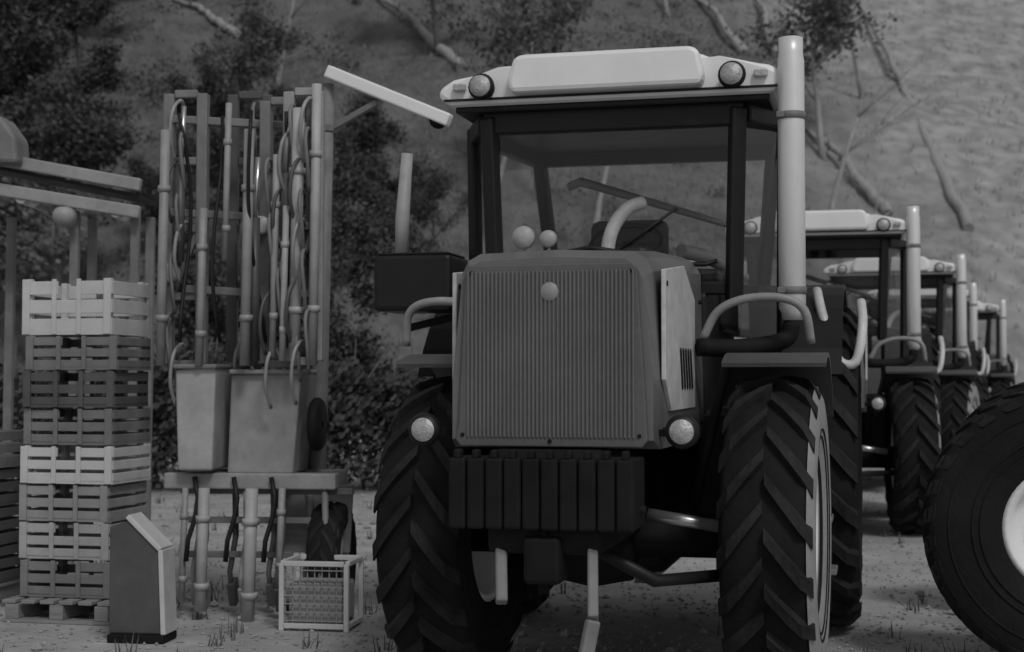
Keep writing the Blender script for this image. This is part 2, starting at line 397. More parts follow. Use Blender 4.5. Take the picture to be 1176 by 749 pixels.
    b = MB(); b.lathe([(3.243, .061), (3.247, .052), (3.2, .05), (3.2, .001)], (X, Y, 0), 'Z', 20); b.build('pipe_mouth', M['iron'], ex)
    for zc in (1.95, 2.84):
        b = MB(); b.lathe([(zc-.02, .066), (zc-.018, .073), (zc+.018, .073), (zc+.02, .066)], (X, Y, 0), 'Z', 20); b.box((X-.05, Y-.065, zc), (.04, .03, .03), bevel=.004); b.build('clamp', M['midgrey'], ex)
    b = MB(); b.bar((X, Y+.05, 2.86), (.86, 1.9, 2.86), .04, .02); b.build('stack_bracket', M['black'], ex)
    # intake on the other side
    # black box beside the cab, thin upright beside it, pale grab rail over the rear fender
    b = MB(); b.box((-1.2, 1.95, 2.05), (.46, .4, .32), bevel=.025); bx = b.build('tool_box', M['black'], t)
    b = MB(); b.box((-1.2, 1.95, 2.217), (.42, .36, .012), bevel=.004); b.build('lid', M['black'], bx)
    b = MB(); b.bar((-.86, 2.0, 1.9), (-1.3, 2.0, 1.8), .05, .04); b.build('box_bracket', M['iron'], t)
    b = MB(); b.tube([(-1.37, 2.1, 2.2), (-1.37, 2.1, 2.45), (-1.34, 2.1, 2.84)], [.042, .042, .034], 12); b.build('intake_pipe', M['palegrey'], t)
    b = MB(); b.tube(sm([(1.02, 2.55, 2.02), (1.06, 2.4, 1.86), (1.14, 2.35, 1.62), (1.24, 2.35, 1.6), (1.28, 2.4, 1.8), (1.27, 2.55, 1.95)]), .028, 10); b.build('grab_rail', M['pale'], t)
    # hand rails and steps, fuel tank
    for s in (-1, 1):
        b = MB(); b.tube(sm([(s*.52, 1.15, 1.70), (s*.6, 1.13, 1.84), (s*.74, 1.12, 1.90), (s*.92, 1.12, 1.90), (s*1.02, 1.15, 1.84), (s*1.05, 1.2, 1.68)]), .022, 10); b.build('hand_rail', M['grey'], t)
        b = MB(); b.prism([(1.5, .75), (1.5, 1.35), (2.35, 1.35), (2.35, .7), (1.7, .62)], s*.42, s*.80, 'X', .04); b.build('fuel_tank', M['black'], t)
        st = MB()
        for k in range(4): st.box((s*(1.0-.02*k), 1.75, .5+.27*k), (.3, .22, .03), bevel=.005)
        for yy in (1.64, 1.86): st.bar((s*1.0, yy, .5), (s*.94, yy, 1.35), .02, .04)
        st.build('step', M['midgrey'], t)
    for s in (-1, 1):
        q = MB(); q.lathe([(-.06, .001), (-.06, .06), (-.03, .075), (.03, .06), (.05, .02)], (s*.57, .02, 1.28), 'Y', 20); hl = q.build('headlight', M['black'], t)
        q = MB(); q.lathe([(-.0625, .001), (-.061, .052), (-.05, .058)], (s*.57, .02, 1.28), 'Y', 20); q.build('lens', M['lamp'], hl)
        q = MB(); q.bar((s*.44, .1, 1.27), (s*.57, .06, 1.27), .03, .03); q.build('lamp_bracket', M['iron'], t)
    return t
YAW = -R(14)
tr = make_tractor('nearest tractor, facing the camera with its tall flat louvred grille and pale roof')
tr.location = (.17, 6.5, 0); tr.rotation_euler = (0, 0, YAW)
row = [(2.80, 13.9, 'second tractor in the file, roof and stack just right of the nearest exhaust stack'),
       (4.95, 19.7, 'third tractor in the file, mostly hidden behind the second one'),
       (7.05, 25.8, 'fourth tractor in the file, its pale stack rising behind the third'),
       (9.4, 31.5, 'farthest and smallest tractor, at the end of the file')]
for i, (x, y, l) in enumerate(row):
    c = copy_tree(tr); c.location = (x, y, 0); c['label'] = l; c.rotation_euler = (0, 0, YAW + R((1.2, -1.5, .8, -1)[i]))
    for ch in c.children:
        if ch.name.startswith('wheel') and ch.location.y < 2: ch.rotation_euler.z += R((5, -7, 9, -4)[i])

# ------------------------------------------------------------ cart on the right, only its wheel in view
ct = empty('farm_cart', (2.87, 7.73, 0), R(-19), label='farm cart whose big dark wheel with pale hub is cut by the right edge', cat='cart')
wo = wheel(ct, (0, 0, .74), .74, .36, .33, -1, 30, lugh=.02)
wo.rotation_euler = (0, 0, R(90))
b = MB(); b.tube([(0, 0, .76), (0, 1.9, .76)], .06, 12); b.build('axle', M['iron'], ct)
wo2 = wheel(ct, (0, 1.9, .76), .76, .36, .33, 1, 30, lugh=.02); wo2.rotation_euler = (0, 0, R(90))
b = MB(); b.box((1.9, .95, 1.02), (3.4, 1.2, .12), bevel=.02); b.build('chassis', M['dark'], ct)
b = MB(); b.prism([(.45, 1.1), (.45, 1.7), (3.6, 1.7), (3.6, 1.1)], .25, 1.65, 'Y', .02); b.build('cargo_box', M['midgrey'], ct)
b = MB(); b.bar((3.5, .95, .98), (4.9, .95, .6), .1, .1, .01); b.build('drawbar', M['dark'], ct)

# ------------------------------------------------------------ crate stack on a pallet, far left
def crate(W, D, H, m, name='crate'):
    """slatted crate with a hand hole in each long side; origin at the centre of its base"""
    b = MB(); t = .016; n = 3
    b.box((0, 0, .01), (W, D, .02))
    sl = H/(n+.0)
    for i in range(n):
        z = sl*(i+.5); hh = sl*.72
        for s in (-1, 1):
            if i == n-1:                                   # top slat broken by the hand hole
                for q in (-1, 1): b.box((q*(W/2+.065)/2, s*(D/2-t/2), z), (W/2-.065, t, hh), bevel=.003)
            else: b.box((0, s*(D/2-t/2), z), (W, t, hh), bevel=.003)
            b.box((s*(W/2-t/2), 0, z), (t, D-2*t-.002, hh), bevel=.003)
    for s in (-1, 1):
        for q in (-1, 1):
            b.box((s*(W/2-t-.02), q*(D/2-t-.02), H/2+.01), (.038, .038, H-.02), bevel=.004)
            b.box((s*.085, q*(D/2+.004), H*.5), (.03, .012, H*.98), bevel=.003)
            b.box((s*(W/2-.03), q*(D/2+.004), H*.5), (.05, .012, H*.98), bevel=.003)
    o = b.build(name, m); return o
px = lambda x, D: (x-588)/F_PX*D
def zz(y, D): return CAM_H + (436-y)/F_PX*D
D0 = 9.3; CX = px(85, D0); yaw0 = R(-12)
b = MB()
for i in range(6): b.box((-.32+.128*i, 0, .13), (.09, .8, .022), bevel=.003)
for x in (-.3, 0, .3): b.box((x, 0, .07), (.09, .8, .09), bevel=.004)
for y in (-.35, 0, .35): b.box((0, y, .013), (.72, .1, .022), bevel=.003)
pal = b.build('pallet', M['wood']); pal.location = (CX, D0+.35, 0); pal.rotation_euler = (0, 0, yaw0)
tag(pal, 'wooden pallet on the ground under the tall crate stack', 'pallet')
z = .146; hs = [.235]*3 + [.24, .235, .235, .22, .36]; mm = ['midgrey', 'palegrey', 'grey', 'crate', 'midgrey', 'dark', 'midgrey', 'crate']
labs = ['dull grey slatted crate at the bottom of the stack, directly on the pallet', 'lighter grey slatted crate second from the bottom of the stack', 'grey slatted crate just under the pale crate halfway up the stack',
        'pale slatted crate halfway up the stack of grey ones', 'grey slatted crate resting on the pale crate halfway up the stack', 'darkest crate of the stack, in its upper half',
        'grey crate right under the tall pale crate on top', 'tall pale crate on the very top of the stack']
for i, (h, m) in enumerate(zip(hs, mm)):
    o = crate(.62 if i != 3 else .64, .5, h-.006, M[m]); o.location = (CX+random.uniform(-.025, .025), D0+.33+random.uniform(-.02, .02), z); o.rotation_euler = (0, 0, yaw0+R(random.uniform(-2, 2)))
    z += h; tag(o, labs[i], 'crate', 'crates in the stack on the left')
# second, darker stack going out of the frame at the far left
b = copy_tree(pal); b.location = (CX-1.02, D0+.9, 0); b['label'] = 'wooden pallet at the far left edge under the low crates'
z = .146
for i in range(4):
    o = crate(.74, .56, .25, M['dark' if i != 3 else 'midgrey']); o.location = (CX-1.02+random.uniform(-.02, .02), D0+.88, z); o.rotation_euler = (0, 0, yaw0+R(random.uniform(-3, 3))); z += .256
    tag(o, ['lowest dark crate at the far left edge', 'dark crate second from the ground at the far left edge', 'dark crate third from the ground at the far left edge', 'grey crate on top of the dark ones at the far left edge'][i], 'crate', 'crates at the far left edge')

# ------------------------------------------------------------ sheet metal bin with a pale rim, lower left
D1 = 8.6; bx0 = empty('sheet_metal_bin', (px(160, D1), D1, 0), R(-8), label='small dark sheet metal bin with a pale slanted rim, in front of the crate stack', cat='bin')
poly = [(-.17, .05), (-.17, .66), (-.03, .70), (.12, .52), (.14, .05)]
b = MB(); b.prism(poly, 0, .16, 'Y', .01); b.build('bin_body', M['dark'], bx0)
b = MB()
for a, c in (((-.06, .72), (.14, .53)), ((.14, .53), (.16, .05))): b.bar((a[0], .08, a[1]), (c[0], .08, c[1]), .19, .03, .006)
b.build('rim', M['crate'], bx0)
b = MB(); b.box((0, .08, .025), (.34, .22, .05), bevel=.01); b.build('foot', M['iron'], bx0)

# ------------------------------------------------------------ folded seed drill left of the tractor
D2 = 9.4; u = lambda x: px(x, D2)-px(285, D2); v = lambda y: zz(y, D2)
sd_ = empty('folded_seed_drill', (px(285, D2), D2, 0), R(-5), label='tall folded seed drill with upright tine frames, between the crate stack and the nearest tractor', cat='seed drill')
# lower hopper and frame
b = MB(); b.prism([(u(202), v(425)), (u(206), v(540)), (u(246), v(540)), (u(250), v(420))], -.05, .5, 'Y', .015); h1 = b.build('seed_hopper', M['palegrey'], sd_)
b = MB(); b.box(((u(202)+u(250))/2, .22, v(421)), (.28, .6, .03), bevel=.01); b.build('lid', M['midgrey'], h1)
b = MB(); b.prism([(u(262), v(430)), (u(258), v(545)), (u(335), v(545)), (u(345), v(425))], .06, .6, 'Y', .015); h2 = b.build('seed_hopper', M['grey'], sd_)
b = MB(); b.box(((u(262)+u(345))/2, .32, v(427)), (.46, .6, .03), bevel=.01); b.build('lid', M['grey'], h2)
b = MB(); b.lathe([(-.03, .02), (-.03, .15), (-.01, .17), (.02, .17), (.04, .15), (.04, .02)], (u(357), .2, v(488)), 'X', 28); b.build('drive_disc', M['iron'], sd_)
b = MB(); b.box((0, .1, v(553)), (1.1, .12, .1), bevel=.01); b.build('main_beam', M['grey'], sd_)
b = MB(); b.box((0.0, .5, v(553)), (1.05, .1, .1), bevel=.01); b.build('rear_beam', M['midgrey'], sd_)
for i, x in enumerate((212, 232, 256, 280, 302, 322, 345, 372)):
    b = MB(); X = u(x); yy = .08 if i % 2 else .3
    b.tube([(X, yy, v(560)), (X+.01, yy-.02, v(620)), (X, yy-.12, v(660)), (X-.01, yy-.02, .1)], [.022, .02, .018, .014], 8); b.box((X, yy-.03, .14), (.05, .1, .16), Matrix.Rotation(.4, 4, 'X'), .005)
    b.build('coulter', M[('grey', 'midgrey', 'dark')[i % 3]], sd_)
for i, x in enumerate((222, 268, 312)):
    b = MB(); pts = [(u(x)+.03*math.sin(k*1.3), .02-.02*k, v(548)-.13*k) for k in range(5)]; b.tube(pts, .016, 8); b.build('seed_hose', M['black'], sd_)
# upright folded wings
def wing(x0, x1, y0, ytop, ybot, m, nt, yaw):
    wg = bpy.data.objects.new('folded_wing', None); C.objects.link(wg); wg.parent = sd_; wg.location = (u(x0), y0, 0); wg.rotation_euler = (0, 0, R(yaw)); wg.empty_display_size = .2
    wd = u(x1)-u(x0); zb, zt = v(ybot), v(ytop)
    b = MB()
    for x in (0, wd): b.bar((x, 0, zb), (x, 0, zt), .07, .07, .008)
    for k in range(5):
        zc = zb+(zt-zb)*(k/4); b.bar((0.036, 0, zc), (wd-.036, 0, zc), .05, .05, .006)
    b.bar((.036, .002, zb+(zt-zb)*.27), (wd-.036, .002, zb+(zt-zb)*.48), .03, .03)
    b.build('wing_frame', m, wg)
    for i in range(nt):
        zc = zb+(zt-zb)*(i+.5)/nt; s = 1 if i % 2 else -1; xb = wd*(.15+.7*random.random())
        b = MB(); b.tube(sm([(xb, -.02, zc), (xb+.01, -.14, zc+.03), (xb+.015*s, -.22, zc-.05), (xb+.03*s, -.22, zc-.22), (xb+.02*s, -.14, zc-.36)], 4), .012, 6)
        b.build('tine', M[('grey', 'midgrey', 'dark', 'midgrey')[i % 4]], wg)
wing(182, 222, .15, 100, 418, M['midgrey'], 9, 0)
wing(238, 280, .55, 88, 415, M['dark'], 8, 5)
wing(300, 356, .1, 112, 418, M['midgrey'], 10, -4)
wing(332, 366, .0, 105, 415, M['grey'], 9, 0)
for (x, yy, y0, y1, r) in ((292, .0, 250, 415, .035), (330, -.05, 200, 400, .03), (205, -.02, 190, 300, .028)):
    b = MB(); b.tube([(u(x), yy, v(y1)), (u(x), yy, v(y0))], r, 12); cy = b.build('hydraulic_cylinder', M['dark'], sd_)
    b = MB(); b.tube([(u(x), yy, v(y0)+.002), (u(x)+.02, yy, v(y0-70))], r*.55, 10); b.build('piston_rod', M['steel'], cy)
for x0, x1, yy in ((182, 372, 130), (182, 356, 240), (200, 356, 330)):
    b = MB(); b.bar((u(x0), .12, v(yy)), (u(x1), .3, v(yy+8)), .05, .05, .006); b.build('cross_bar', M['midgrey'], sd_)
for i, (x, y) in enumerate(((192, 312), (298, 258))):
    b = MB(); b.lathe([(-.02, .001), (-.02, .045), (0, .06), (.03, .055), (.04, .001)], (u(x), .02, v(y)), 'Y', 18); b.build('reflector', M['pale'], sd_)
for i in range(4):
    x0 = 205+42*i; b = MB(); pts = []
    for k in range(9): pts.append((u(x0+5*math.sin(k*.6+i)+k*1.5), -.06+.1*math.sin(k*.5+i*2), v(130+33*k)))
    b.tube(pts, .012, 8); b.build('hydraulic_hose', M['black'], sd_)
for x, y0, y1, r, yy, m in ((344, 128, 415, .038, -.12, 'palegrey'), (364, 100, 420, .03, -.1, 'palegrey'), (318, 180, 410, .022, -.1, 'grey'), (285, 150, 420, .032, -.08, 'grey'), (262, 120, 300, .02, -.1, 'grey'), (232, 240, 420, .026, -.08, 'grey'), (188, 150, 420, .03, -.1, 'grey'), (332, 240, 415, .02, -.16, 'palegrey'),
                            (232, 560, 700, .035, -.02, 'palegrey'), (288, 560, 712, .04, -.03, 'palegrey'), (210, 560, 690, .02, -.02, 'grey'), (322, 560, 670, .022, .0, 'grey')):
    b = MB(); x = u(x); b.tube([(x, yy, v(y1)), (x+.012, yy-.01, v((y0+y1)/2)), (x+.02, yy, v(y0))], r, 10)
    for f in (.2, .75): zc = v(y1)+(v(y0)-v(y1))*f; b.tube([(x+.005+.012*f, yy, zc-.02), (x+.005+.012*f, yy, zc+.02)], r*1.35, 10)
    b.build('upright_tube', M[m], sd_)
for x0, x1, y in ((196, 400, 566), (200, 330, 640), (205, 390, 600)):
    b = MB(); b.bar((u(x0), .2, v(y)), (u(x1), .2, v(y)), .03, .04, .005); b.build('cross_bar', M['midgrey'], sd_)
b = MB(); b.prism([(u(298), v(560)), (u(298), v(640)), (u(392), v(640)), (u(396), v(560))], .32, .36, 'Y', .006); b.build('guard_plate', M['midgrey'], sd_)
# support wheel under the drill
wheel(sd_, (u(372), .3, .36), .36, .2, .18, 1, 16, lugh=.012, rim=M['grey'])

# low pallet box, lower middle-left
D3 = 9.0; cb = empty('steel_mesh_crate', (px(362, D3), D3, 0), R(-9), label='low pale framed crate on the ground beside the left front tyre of the nearest tractor', cat='crate')
W, H, Dp = .40, .40, .34
b = MB()
for x in (-W/2, W/2):
    for y in (0, Dp): b.bar((x, y, 0), (x, y, H), .03, .03, .004)
for y in (0, Dp):
    for z in (.03, H): b.bar((-W/2+.016, y, z), (W/2-.016, y, z), .03, .03, .004)
for x in (-W/2, W/2):
    for z in (.03, H): b.bar((x, .016, z), (x, Dp-.016, z), .03, .03, .004)
b.build('crate_frame', M['crate'], cb)
b = MB()
for i in range(9): b.bar((-W/2+.02+.045*i, .012, .04), (-W/2+.02+.045*i, .012, H-.02), .006, .006)
for i in range(7): b.bar((-W/2+.016, .002, .06+.05*i), (W/2-.016, .002, .06+.05*i), .006, .006)
b.build('wire_mesh', M['grey'], cb)
b = MB(); b.box((0, Dp/2, .16), (W-.06, Dp-.06, .24), bevel=.02); b.build('load', M['grey'], cb)

# ------------------------------------------------------------ yard hoist: upright mast with a pale sloping jib
D4 = 9.9; hz = empty('yard_hoist', (px(368, D4), D4, 0), 0, label='slim yard hoist with a pale sloping jib pointing down at the tractor roof', cat='hoist')
b = MB(); b.tube([(-.03, 0, .02), (0.0, 0, 1.6), (.04, 0, zz(95, D4))], [.06, .055, .045], 12); b.build('mast', M['midgrey'], hz)
b = MB(); b.lathe([(0, .001), (0, .22), (.03, .22), (.04, .08)], (-.03, 0, 0), 'Z', 20); b.build('foot_plate', M['iron'], hz)
b = MB(); b.bar((px(376, D4)-px(368, D4), -.05, zz(82, D4)), (px(518, D4)-px(368, D4), -.25, zz(145, D4)), .09, .085, .012); jb = b.build('jib', M['white'], hz)
b = MB(); e = Vector((px(505, D4)-px(368, D4), -.24, zz(143, D4))); b.lathe([(-.02, .02), (-.02, .06), (.02, .06), (.02, .02)], e, 'Y', 18); b.build('pulley', M['iron'], jb)
b = MB(); b.bar((.03, 0, zz(150, D4)), (.38, -.12, zz(120, D4)), .04, .04, .005); b.build('brace', M['midgrey'], hz)

# ------------------------------------------------------------ belt conveyor at the left edge
D5 = 12.0; cv = empty('belt_conveyor', (px(70, D5), D5, 0), 0, label='belt conveyor on legs, its pale rails showing above the crate stack at far left', cat='conveyor')
U = lambda x: px(x, D5)-px(70, D5)
for k, (ya, yb, m, dy) in enumerate(((182, 212, 'grey', 0), (218, 244, 'grey', -.02))):
    b = MB(); b.bar((U(-60), dy, zz(ya-10, D5)), (U(160), dy, zz(yb, D5)), .07, .1, .01); b.build('side_rail', M[m], cv)
b = MB(); b.bar((U(-60), .35, zz(180, D5)), (U(158), .35, zz(224, D5)), .6, .03); b.build('belt', M['black'], cv)
for i, x in enumerate((-30, 20, 75, 130)):
    b = MB(); zt = zz(205+x*.15, D5); b.tube([(U(x), .04, zt-.12), (U(x), .66, zt-.12)], .05, 12); b.build('roller', M['steel'], cv)
for x in (-20, 78, 148):
    b = MB(); b.bar((U(x), .1, 0), (U(x)+.02, .1, zz(240, D5)), .07, .07, .008); b.build('leg', M['midgrey'], cv)
    b = MB(); b.bar((U(x), .6, 0), (U(x)+.02, .6, zz(240, D5)), .07, .07, .008); b.build('leg', M['midgrey'], cv)
b = MB(); b.prism([(U(-14), zz(190, D5)), (U(-14), zz(140, D5)), (U(6), zz(135, D5)), (U(24), zz(160, D5)), (U(26), zz(190, D5))], -.2, .15, 'Y', .03); b.build('motor_housing', M['midgrey'], cv)
b = MB(); b.lathe([(-.08, .001), (-.08, .07), (.06, .09), (.1, .03)], (U(76), -.1, zz(250, D5)), 'Y', 18); b.build('drive_motor', M['grey'], cv)

# ------------------------------------------------------------ wooded bank behind everything
from mathutils import noise
def hill_z(x, y):
    d = y - 44 - 4*noise.noise(Vector((x*.03, 0, 3))) - max(0, x-5)*.25
    if d <= 0: return -.4
    z = -.4*max(0, 1-d) + .62*d*min(1, d/6+.1)
    return min(z, 46) + (noise.noise(Vector((x*.08, y*.08, 0)))*1.6 + noise.noise(Vector((x*.3, y*.3, 5)))*.5)*min(1, d/8)
bm = bmesh.new(); nx, ny = 150, 90; grid = []
for j in range(ny+1):
    y = 38 + 110*(j/ny)**1.2
    grid.append([bm.verts.new((x, y, hill_z(x, y)-.06*(j == 0))) for x in [-110+220*i/nx for i in range(nx+1)]])
for j in range(ny):
    for i in range(nx): bm.faces.new([grid[j][i], grid[j][i+1], grid[j+1][i+1], grid[j+1][i]]).smooth = True
hm = MB(); hm.bm.free(); hm.bm = bm
M['hill'] = mat('bank_earth_and_grass', .10, .95, var=.5, scale=.5, bump=1., bscale=1.5, dirt=(.2, .5))
hill = hm.build('hill', M['hill']); tag(hill, kind='structure')
# pale mown grass patch on the right of the bank, a material region that belongs to the ground there
n = M['hill'].node_tree.nodes; l = M['hill'].node_tree.links; bs = n['Principled BSDF']; src = bs.inputs['Base Color'].links[0].from_socket
tc = n.new('ShaderNodeTexCoord'); sx = n.new('ShaderNodeSeparateXYZ'); l.new(tc.outputs['Object'], sx.inputs[0])
nn = n.new('ShaderNodeTexNoise'); nn.inputs['Scale'].default_value = .12; l.new(tc.outputs['Object'], nn.inputs['Vector'])
ma = n.new('ShaderNodeMath'); ma.operation = 'MULTIPLY_ADD'; ma.inputs[1].default_value = 14; l.new(nn.outputs[0], ma.inputs[0]); l.new(sx.outputs[0], ma.inputs[2])
mr = n.new('ShaderNodeMapRange'); mr.inputs[1].default_value = 17; mr.inputs[2].default_value = 27; l.new(ma.outputs[0], mr.inputs[0])
mx = n.new('ShaderNodeMix'); mx.data_type = 'RGBA'; l.new(mr.outputs[0], mx.inputs[0]); l.new(src, mx.inputs[6])
n3 = n.new('ShaderNodeTexNoise'); n3.inputs['Scale'].default_value = .9; n3.inputs['Detail'].default_value = 9
mp3 = n.new('ShaderNodeMapping'); mp3.inputs['Scale'].default_value = (1.2, 1.2, 1.2); l.new(tc.outputs['Object'], mp3.inputs[0]); l.new(mp3.outputs[0], n3.inputs['Vector'])
c3 = n.new('ShaderNodeValToRGB'); c3.color_ramp.elements[0].position = .35; c3.color_ramp.elements[1].position = .7
c3.color_ramp.elements[0].color = (.22, .22, .22, 1); c3.color_ramp.elements[1].color = (.38, .38, .38, 1)
l.new(n3.outputs[0], c3.inputs[0]); l.new(c3.outputs[0], mx.inputs[7]); l.new(mx.outputs[2], bs.inputs['Base Color'])

M['bark'] = mat('bark', .1, .9, var=.4, scale=5, bump=.4, stretch=(3, 3, .5))
M['palebark'] = mat('pale_bark', .3, .85, var=.3, scale=4, bump=.3, stretch=(3, 3, .6))
M['leaf'] = mat('dark_foliage', .065, .8, var=.6, scale=.9); M['leaf2'] = mat('dry_foliage', .11, .8, var=.5, scale=.9)
def make_tree(name, seed, H, lean, bark, leaf, nleaf, spread):
    rnd = random.Random(seed); t = empty(name, (0, 0, 0)); b = MB(); tips = []
    def br(p, d, L, r, lv):
        pts = [p]; q = p.copy(); dd = d.copy(); rs = [r]
        for k in range(4):
            dd = (dd + Vector((rnd.uniform(-1, 1), rnd.uniform(-1, 1), rnd.uniform(-.3, .6)))*.13*(lv+.4)).normalized(); q = q + dd*L/4; pts.append(q.copy()); rs.append(r*(1-.17*(k+1)))
        b.tube(pts, rs, 7 if lv == 0 else 5)
        if lv >= 2: tips.extend(pts[1:])
        if lv < 3:
            for k in range(6 if lv == 0 else 4):
                i = rnd.choice((2, 3, 4, 4)) if lv == 0 else rnd.choice((1, 2, 3, 4)); a = rnd.uniform(0, 2*PI); e = rnd.uniform(.3, .95)
                nd = (dd*e + Vector((math.cos(a), math.sin(a), rnd.uniform(-.1, .5)))*spread).normalized()
                br(pts[i], nd, L*rnd.uniform(.42, .62), rs[i]*.55, lv+1)
    br(Vector((0, 0, -.4)), Vector((lean, 0, 1)).normalized(), H*.62, H*.019, 0)
    b.build('trunk', bark, t)
    if nleaf:
        c = MB()
        for _ in range(nleaf):
            p = rnd.choice(tips) + Vector([rnd.gauss(0, .26) for _ in range(3)]); a = Vector([rnd.gauss(0, 1) for _ in range(3)]).normalized(); e = a.orthogonal().normalized()*rnd.uniform(.05, .13); f = a.cross(e)*rnd.uniform(.5, .9)
            c.quad(p-e, p-f, p+e, p+f)
        c.build('crown', leaf, t)
    return t
protos = [make_tree('bushy_tree', 1, 7.5, .1, M['bark'], M['leaf'], 20000, .8), make_tree('bushy_tree', 2, 9, -.05, M['bark'], M['leaf'], 22000, .75),
          make_tree('bare_tree', 3, 8.5, -.2, M['palebark'], None, 0, .7), make_tree('sparse_tree', 4, 8, .15, M['bark'], M['leaf2'], 6500, .8), make_tree('sparse_tree', 5, 9, -.15, M['palebark'], M['leaf2'], 4000, .7)]
rnd = random.Random(11); spots = []
# (x, y, proto): dense and dark to the left, thinning to the right
tries = 0
while len(spots) < 40:
    tries += 1
    left = len(spots) < 24
    q = rnd.uniform(-.41, -.275) if left else rnd.uniform(-.22, .245)
    y = rnd.uniform(46, 84) if left else rnd.uniform(50, 84); x = q*y
    if any((x-a)**2+(y-c)**2 < (5 if left else 14) for a, c, _ in spots) and tries < 4000: continue
    spots.append((x, y, rnd.choice((0, 0, 1, 1, 3)) if left else rnd.choice((2, 3, 4, 4, 2))))
for q, y, k in ((-.235, 53, 0), (-.205, 57, 1), (-.18, 52, 0), (-.15, 56, 1), (-.125, 50, 0), (-.10, 54, 1), (-.075, 50, 0), (-.05, 53, 3)): spots.append((q*y, y, k))
spots.sort(key=lambda p: p[0]/p[1]); used = set()
ORD = ['leftmost'] + [w + ' from the left' for w in ('second third fourth fifth sixth seventh eighth ninth tenth eleventh twelfth thirteenth fourteenth fifteenth sixteenth seventeenth eighteenth nineteenth twentieth twenty-first twenty-second twenty-third twenty-fourth twenty-fifth twenty-sixth twenty-seventh twenty-eighth twenty-ninth thirtieth thirty-first thirty-second thirty-third thirty-fourth thirty-fifth thirty-sixth thirty-seventh thirty-eighth thirty-ninth fortieth forty-first forty-second forty-third forty-fourth forty-fifth forty-sixth forty-seventh forty-eighth forty-ninth'.split())]
for i, (x, y, k) in enumerate(spots):
    o = protos[k] if k not in used else copy_tree(protos[k]); used.add(k)
    o.location = (x, y, hill_z(x, y)); o.rotation_euler = (0, 0, rnd.uniform(0, 6.28)); f = rnd.uniform(.75, 1.2); f *= .62 if -.236 < x/y < -.04 and y < 58 else 1; o.scale = (f, f, f*rnd.uniform(.9, 1.1))
    kind = ('dense dark leafy tree', 'dense dark leafy tree', 'leafless tree with pale bark', 'thin leaved tree with dark bark', 'thin leaved tree with pale bark')[k]
    ht = 'at the foot of the bank' if y < 58 else 'halfway up the bank' if y < 70 else 'high on the bank'
    tag(o, f'{kind} {ht}, {ORD[i]}', 'tree', 'trees on the bank')
for q, y, f, rz, lab in ((-.118, 24, .47, 0, 'small dark leafy tree growing on the yard, between the seed drill and the nearest tractor'), (-.158, 27, .5, 2, 'small dark leafy tree growing on the yard, seen between the bars of the seed drill'), (-.205, 29, .52, 4, 'small dark leafy tree growing on the yard, between the seed drill and the crate stack')):
    o = copy_tree(protos[0]); o.location = (q*y, y, 0); o.scale = (f, f, f); o.rotation_euler = (0, 0, rz); tag(o, lab, 'tree', 'small trees on the yard')
for k in range(5):
    if k not in used:
        for ch in list(protos[k].children): bpy.data.objects.remove(ch)
        bpy.data.objects.remove(protos[k])
# slender pale trunks leaning or fallen across the bank
lg_ = [((985, -8), (1116, 262), 'long pale leaning trunk on the open right side of the bank'),
       ((800, -8), (858, 60), 'pale leaning trunk on the bank above the right end of the nearest cab roof'),
       ((930, 148), (1022, 244), 'pale leaning trunk just above the roof of the second tractor'),
       ((430, -10), (532, 76), 'pale leaning trunk on the bank above the left end of the nearest cab roof'),
       ((196, -4), (274, 40), 'short pale fallen trunk at the top of the bank, above the seed drill'),
       ((868, -10), (894, 60), 'steep pale trunk on the bank directly above the exhaust stack')]
def on_hill(X, Y):
    d = Vector(((X-588)/F_PX, 1, (436-Y)/F_PX)); t = 20
    while t < 140:
        p = Vector((0, 0, CAM_H)) + d*t
        if p.z < hill_z(p.x, p.y)+.25: return p
        t += .25
    return p
for (a, c, lab) in lg_:
    A, B = on_hill(*a), on_hill(*c); b = MB(); m1 = A.lerp(B, .35)+Vector((.15, 0, .2)); m2 = A.lerp(B, .7)+Vector((-.1, 0, .15))
    o0 = B.copy(); pts = [B-o0, m2-o0, m1-o0, A-o0]; 
    fine = sm(pts, 6); fine = [p+Vector((random.gauss(0, .045), 0, random.gauss(0, .03))) for p in fine]; b.tube(fine, [.27*(1-.62*k/(len(fine)-1))*random.uniform(.88, 1.1) for k in range(len(fine))], 9)
    for q in range(4):
        p = pts[3].lerp(pts[1], .2*q); b.tube([p, p+Vector((random.uniform(-1, 1), -.4, random.uniform(.3, 1.1)))], [.07, .02], 5)
    o = b.build('leaning_trunk', M['palebark']); o.location = o0; tag(o, lab, 'tree trunk', 'pale leaning trunks on the bank')
# undergrowth: uncountable low scrub
b = MB(); rnd = random.Random(3)
for _ in range(1500):
    x = rnd.uniform(-45, 24); y = rnd.uniform(45, 92)
    if abs(x) > y*.4: continue
    if x/y > .2: continue
    if x/y > -.22 and rnd.random() < .65: continue
    z0 = hill_z(x, y); s = rnd.uniform(.4, 1.1)
    for k in range(60):
        p = Vector((x+rnd.gauss(0, .5)*s, y+rnd.gauss(0, .5)*s, z0+abs(rnd.gauss(0, .5))*s)); a = Vector([rnd.gauss(0, 1) for _ in range(3)]).normalized(); e = a.orthogonal().normalized()*rnd.uniform(.05, .12); f = a.cross(e)*.7
        b.quad(p-e, p-f, p+e, p+f)
tag(b.build('undergrowth', M['leaf2']), 'low scrub covering the wooded bank', 'undergrowth', kind='stuff')

